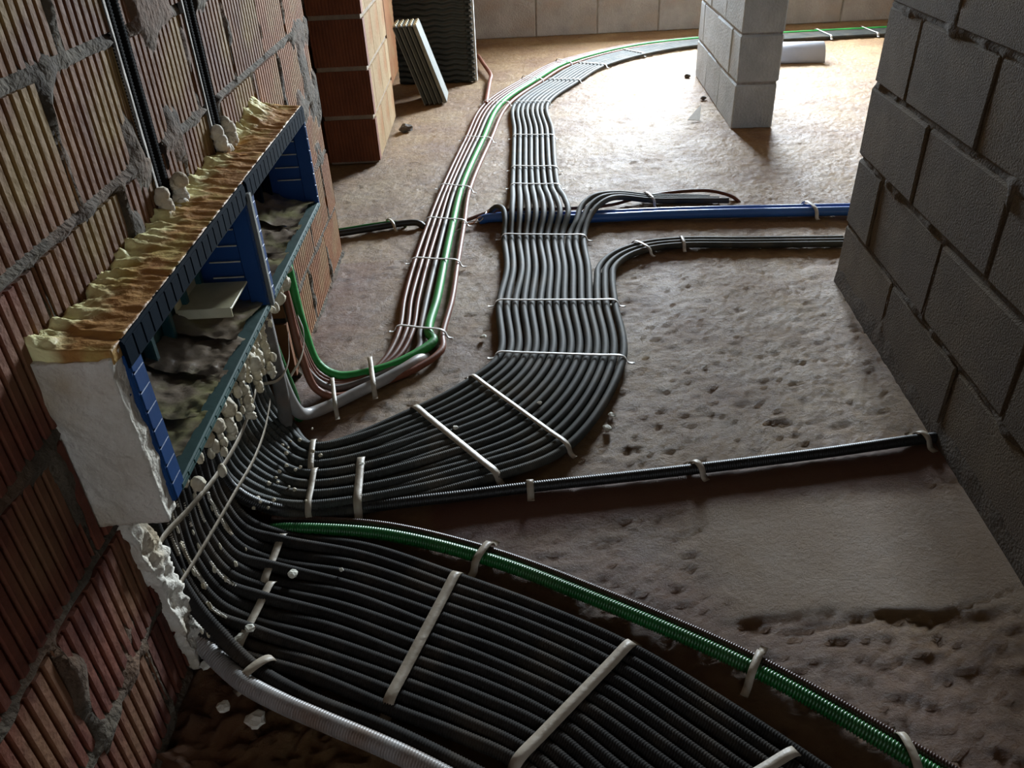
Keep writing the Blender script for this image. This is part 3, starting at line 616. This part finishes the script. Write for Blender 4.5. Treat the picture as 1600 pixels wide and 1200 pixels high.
conduit('wire_tail', [(-.135,2.62,.006), (-.115,2.655,.014), (-.095,2.66,.010), (-.075,2.69,.020), (-.055,2.70,.018), (-.03,2.74,.03), (-.008,2.75,.03)], .0022, MT['copper'], 'bare copper wire tail twisted at the blue pipe end', 'wire', rib=0, sides=6)
conduit('wire_tail', [(-.16,2.60,.006), (-.13,2.628,.010), (-.10,2.672,.016), (-.07,2.672,.012), (-.045,2.72,.028)], .0022, MT['tie'], 'pale wire tail twisted around the copper one', 'wire', rib=0, sides=6)
conduit('bent_rod', [(-.085,5.577,.03), (-.05,5.30,.03), (-.007,4.99,.02), (-.015,4.9,.012), (-.04,4.372,.008)], .012, MT['rebar'], 'rusty brown bent conduit lying left of the narrow bundle at the back', 'conduit', rib=0, sides=8)
# conduits running up the two chases
for n_, (y, z0) in enumerate(((1.2195,.60), (1.2478,.60), (1.526,.61), (1.556,.61))):
    conduit('corrugated_conduit', [(-.535,y,z0), (-.535,y+.001,.8), (-.534,y-.001,1.1), (-.535,y,1.68)], .0143, MT['chaseconduit'],
            ['left','right'][n_ % 2]+' black conduit inside the '+['nearer','farther'][n_//2]+' upright wall chase', group='conduits in the wall chases', rib=.0048, near=3)

# ------------------------------------------------------------------ straps and ties
def ribbon(name, P, wdir, width, m, label, cat='strap', th=.0012):
    C = resample(catmull(P, .006), .006); W = np.array(wdir, float); W /= np.linalg.norm(W); T = np.gradient(C, axis=0); T /= np.linalg.norm(T, axis=1)[:,None]
    Nn = np.cross(W, T); Nn[Nn[:,2] < 0] *= -1; Nn /= np.linalg.norm(Nn, axis=1)[:,None]+1e-9
    V = np.stack([C-W*width/2+Nn*th, C+W*width/2+Nn*th, C+W*width/2, C-W*width/2], 1).reshape(-1,3); n = len(C)
    Fc = [(4*k+a, 4*k+(a+1)%4, 4*k+4+(a+1)%4, 4*k+4+a) for k in range(n-1) for a in range(4)] + [(0,1,2,3),(4*n-4,4*n-1,4*n-2,4*n-3)]
    return props(link(name, mesh_np(name, V, Fc, [m])), label, cat)
def strap(l, r, h, width, m, label, tail=.015, name='strap', d=None):
    """flat band from floor to floor over conduits of height h between ground points l and r"""
    l = np.array(l); r = np.array(r); u = (r-l)/np.linalg.norm(r-l); W = np.array([-u[1], u[0], 0]); rr = h*.5
    pts = [(*(l-u*(rr+.006+tail)), .003), (*(l-u*(rr+.003)), .004), (*(l-u*rr*.75), h*.75), (*(l+u*rr*.1), h+.0012)]
    n = max(1, int(np.linalg.norm(r-l)/.05))
    for k in range(1, n): pts.append((*(l+(r-l)*k/n), h+.0014))
    pts += [(*(r-u*rr*.1), h+.0012), (*(r+u*rr*.75), h*.75), (*(r+u*(rr+.003)), .004), (*(r+u*(rr+.006+tail)), .003)]
    return ribbon(name, pts, W, width, m, label)
hA = .0225
S = MT['strap']; TI = MT['tie']
strap((-.435,1.110), (-.443,.998), .0225, .014, S, 'strap across the upper half of the foreground fan, next to the wall', .004)
strap((-.43,.990), (-.452,.858), .0225, .014, S, 'strap across the lower half of the foreground fan, next to the wall', .004)
strap((-.107,.990), (-.200,.742), .0225, .018, S, 'long strap across the middle of the foreground fan', .004)
strap((.171,.822), (-.012,.638), .0225, .018, S, 'long strap nearest the bottom edge of the photo across the fan', .004)
strap((.365,.628), (.10,.50), .0225, .016, S, 'strap crossing the fan at the bottom frame edge, farthest right', .004)
strap((-.425,.800), (-.400,.825), .027, .016, S, 'strap holding the light grey conduit at the near end', .006)
strap((.520,.640), (.520,.600), .026, .012, S, 'strap end on the green conduit at the bottom frame edge', .01)
strap((-.050,1.058), (-.070,1.022), .0245, .014, S, 'strap over the foreground green conduit, nearest the wall', .012)
strap((.366,.790), (.345,.758), .0245, .012, S, 'strap over the foreground green conduit, farther from the wall', .014)
strap((-.425,1.388), (-.415,1.300), .034, .012, S, 'short strap on the near end of the wide bundle, beside the grey pipe', .004)
strap((-.405,1.288), (-.398,1.178), .034, .012, S, 'strap on the wide bundle just outside the wall cut', .004)
strap((-.315,1.325), (-.305,1.190), .028, .016, S, 'angled strap on the wide bundle where the single conduit leaves', .012)
strap((-.217,1.515), (-.035,1.262), .0235, .016, S, 'long strap across the wide bundle before its bend', .004)
strap((-.085,1.635), (.117,1.345), .0235, .012, S, 'long strap across the wide bundle in its bend', .012)
for l, r, lb in [((-.018,1.740),(.288,1.690),'tie across the wide bundle just after its bend'), ((-.014,2.03),(.312,1.995),'tie across the wide bundle where the three lower conduits branch off'),
                 ((.014,2.515),(.276,2.475),'tie across the wide bundle just below the blue pipes')]:
    strap(l, r, .0230, .009, TI, lb, .014, 'cable_tie')
for l, r, lb in [((.058,3.02),(.234,2.99),'tie on the straight far part of the wide bundle, first beyond the blue pipes'), ((.068,3.24),(.241,3.21),'tie on the straight far part of the wide bundle, second beyond the blue pipes'),
                 ((.088,3.70),(.264,3.67),'tie on the straight far part of the wide bundle, third beyond the blue pipes'), ((.115,4.32),(.287,4.30),'tie on the wide bundle where it starts bending right at the back')]:
    strap(l, r, .0230, .010, TI, lb, .010, 'cable_tie')
for c, d, lb in [((.41,4.80),(.32,1),'tie on the far curve of the wide bundle, nearest one'), ((.62,5.20),(.62,1),'tie on the far curve of the wide bundle, middle one'), ((.93,5.52),(1,.66),'tie on the far curve of the wide bundle, next to the block stub'),
                 ((2.30,5.81),(1,.02),'tie on the conduits right of the block stub, left one'), ((2.62,5.815),(1,.01),'tie on the conduits right of the block stub, right one')]:
    strap(cross(c, d, -.09 if c[0] < 2 else -.18), cross(c, d, .09), .0230, .014, TI, lb, .010, 'cable_tie')
for k,(s, lb) in enumerate([(0,'tie at the near bend of the narrow bundle'), (2,'second tie of the narrow bundle counted from the bend'), (3,'third tie of the narrow bundle counted from the bend'), (4,'fourth tie of the narrow bundle counted from the bend'), (5,'fifth tie of the narrow bundle counted from the bend'), (6,'sixth tie of the narrow bundle, beside the bend of the wide one'), (7,'tie on the far curve of the narrow bundle, nearer one'), (8,'tie on the far curve of the narrow bundle, farther one')]):
    strap(B_st[s][0], B_st[s][1], .0245, .009, TI, lb, .012, 'cable_tie')
strap((-.345,1.735), (-.322,1.610), .030, .012, S, 'strap over the narrow bundle and the light grey pipe on the floor', .006)
strap((-.425,1.640), (-.402,1.535), .032, .010, S, 'strap hanging over the brown conduits near the wall', .008)
strap((.545,2.835), (.56,2.765), .030, .010, TI, 'tie around the three conduits above the blue pipes', .01, 'cable_tie')
strap((1.075,2.655), (1.085,2.585), .033, .013, TI, 'tie around the pair of blue pipes near the block wall', .008, 'cable_tie')
strap((.435,2.405), (.470,2.345), .0225, .010, TI, 'tie on the curve of the three lower conduits', .012, 'cable_tie')
strap((.590,2.425), (.588,2.372), .0225, .010, TI, 'tie on the straight part of the three lower conduits', .012, 'cable_tie')
strap((-.395,2.705), (-.375,2.665), .026, .010, S, 'tie over the conduits at the doorway', .012, 'cable_tie')
strap((.034,1.226), (.034,1.218), .026, .014, S, 'strap over the single conduit, nearest the wide bundle', .008)
strap((.372,1.260), (.378,1.248), .026, .014, S, 'strap over the single conduit, middle of the floor', .008)
strap((.86,1.318), (.865,1.306), .026, .014, S, 'strap over the single conduit, beside the right wall', .012)
ribbon('strap', [(-.492,1.345,.225),(-.487,1.25,.215),(-.488,1.15,.212),(-.495,1.05,.218),(-.505,.95,.235),(-.518,.875,.246),(-.516,.835,.248)], (.15,.0,1), .013, S, 'upper white strap slung across the upright conduits below the near blue box')
ribbon('strap', [(-.480,1.345,.17),(-.478,1.27,.152),(-.478,1.18,.150),(-.484,1.08,.158),(-.495,.98,.160),(-.508,.90,.158),(-.513,.855,.162)], (.15,.0,1), .011, S, 'lower white strap slung across the upright conduits below the near blue box')
ribbon('strap', [(-.500,1.36,.20),(-.470,1.39,.19),(-.455,1.43,.205),(-.462,1.50,.24)], (.15,.0,1), .007, S, 'short strap tied round the upright dull grey pipe')
ribbon('strap', [(-.490,1.52,.11),(-.468,1.58,.135),(-.47,1.64,.16),(-.49,1.69,.18)], (.15,.0,1), .010, S, 'pinkish strap tied round the brown conduits at the wall')

# ------------------------------------------------------------------ boards at the back left
for k in range(5):
    t = empty('insulation_board', (-.362+.026*k, 4.43+.004*k, 0)); t.rotation_euler = (0, -math.radians(18), 0)
    props(t, ['innermost dark board of the stack leaning by the brick pillar','second dark board of the leaning stack, counted from the wall','middle dark board of the leaning stack','fourth dark board of the leaning stack, behind the grey one','outermost board of the leaning stack, showing its pale grey face'][k], 'board', 'boards leaning by the brick pillar')
    bm = bmesh.new(); add_box(bm, (-.008,0,.006), (.010,.22,.415), .002); link('core', bm_mesh('core', bm, MT['boardcore'] if k == 4 else MT['boarddark']), t)
    bm = bmesh.new()
    for q in range(4):
        bm = bmesh.new(); add_box(bm, (-.008,.015+.052*q,.413), (.010,.045+.052*q,.422), .002); link('edge_ridge', bm_mesh('edge_ridge', bm, MT['bracket']), t)
    bm = bmesh.new(); add_box(bm, (-.009,-.002,.004), (-.006,.0,.415)); link('edge_trim', bm_mesh('edge_trim', bm, MT['boardcore']), t)
t = empty('studded_panel', (-.29, 4.98, 0), math.radians(-3)); t.rotation_euler.x = math.radians(-4); props(t, 'tall black ridged panel with white serrated edge standing at the back left', 'panel')
nz = 150; nxp = 60; zg = np.linspace(.0,.95,nz); xg_ = np.linspace(-.26,.175,nxp); Xp, Zp = np.meshgrid(xg_, zg, indexing='ij')
Yp = -.012-.012*np.abs(np.sin((Zp+.004*np.sin(Xp*60))*math.pi/.030))
link('ridged_face', mesh_np('ridged_face', np.stack([Xp,Yp,Zp],-1).reshape(-1,3), grid_faces(nxp,nz), [MT['panelblack']], True), t)
bm = bmesh.new(); add_box(bm, (-.26,-.012,0), (.172,.03,.95), .002); link('backing', bm_mesh('backing', bm, MT['panelblack']), t)
bm = bmesh.new(); add_box(bm, (.172,-.010,0), (.202,.028,.95), .001); link('white_edge', bm_mesh('white_edge', bm, MT['panelwhite']), t)
for k in range(31):
    bm = bmesh.new(); add_box(bm, (.150,-.034,.002+.030*k), (.192,-.008,.019+.030*k), .004); link('tooth', bm_mesh('tooth', bm, MT['panelblack']), t)
# half-round grey gutter piece behind the stub
t = empty('gutter_piece', (1.60,5.16,0), math.radians(-8)); props(t, 'grey half-round pipe piece lying on the bright floor beyond the block stub', 'pipe')
n = 20; Vv = []; 
for x in (0,.42):
    for rad in (.098,.090):
        for k in range(n+1): a = math.pi*k/n; Vv.append((x, rad*math.cos(a), rad*math.sin(a)*1.05))
m1 = n+1; Fc = []
for k in range(n):
    Fc += [(k,k+1,2*m1+k+1,2*m1+k), (m1+k,3*m1+k,3*m1+k+1,m1+k+1), (k,m1+k,m1+k+1,k+1), (2*m1+k,2*m1+k+1,3*m1+k+1,3*m1+k)]
Fc += [(0,2*m1,3*m1,m1), (n,m1+n,3*m1+n,2*m1+n)]
link('half_pipe', mesh_np('half_pipe', Vv, Fc, [MT['pvc']], True), t)

# ------------------------------------------------------------------ crumbs, chips and stones
def lump(name, loc, s, m, label, cat, group=None, flat=.5, sd=0):
    bm = bmesh.new(); bmesh.ops.create_icosphere(bm, subdivisions=2, radius=s); rr = random.Random(sd)
    for v in bm.verts: v.co *= 1+.45*(rr.random()-.5); v.co.z *= flat; v.co.x *= 1.2
    return props(link(name, bm_mesh(name, bm, m), None, loc, rr.random()*6), label, cat, group)
for k,(x, y, z, s, lb) in enumerate([(-.395,1.005,.027,.0085,'pale foam chip lying on the black fan near the wall strap'), (-.50,.835,.012,.010,'foam chip on the floor beside the brick wall foot'), (-.440,.885,.030,.008,'foam chip on the near edge of the fan'), (-.455,.872,.026,.007,'small foam chip against the thick black conduit'),
      (-.31,1.30,.030,.006,'white crumb on the wide bundle beside its angled strap'), (.07,1.50,.026,.005,'white crumb on the bend of the wide bundle'), (-.12,1.42,.026,.006,'white crumb between the two long straps'), (.215,1.42,.004,.010,'foam crumb on the floor right of the bend'), (.232,1.47,.003,.008,'small crumb above the other one right of the bend'),
      (-.455,.760,.004,.010,'white scrap on the dirt left of the light grey conduit'), (-.40,.735,.004,.014,'larger white scrap on the dirt at bottom left'), (-.31,1.01,.026,.004,'tiny pale speck on the foreground fan'), (.31,1.99,.012,.009,'pale crumb by the right end of the branching tie'), (-.06,1.86,.004,.008,'crumb between the narrow and the wide bundle')]):
    lump('foam_chip', (x,y,z), s, MT['chip'], lb, 'chip', 'pale foam chips', .5, k)
lump('stone', (-.435,3.95,.012), .028, MT['stone'], 'dark stone on the floor beside the brick pillar', 'stone', None, .7, 40)
lump('stone', (1.13,4.80,.006), .018, MT['stone'], 'dark lump at the far foot of the block stub', 'stone', None, .7, 41)
lump('stone', (1.10,4.28,.005), .014, MT['stone'], 'small stone at the foot of the block stub', 'stone', None, .7, 42)
bm = bmesh.new(); vs = [bm.verts.new(p) for p in ((0,0,.0),(.055,-.02,.0),(.085,.10,.045),(.0,0,.003),(.055,-.02,.003),(.085,.10,.048))]
for f in ((0,1,2),(5,4,3),(0,3,4,1),(1,4,5,2),(2,5,3,0)): bm.faces.new([vs[i] for i in f])
props(link('shard', bm_mesh('shard', bm, MT['panelwhite']), None, (.93,3.88,.002)), 'pointed pale shard lying on the bright floor left of the block stub', 'shard')
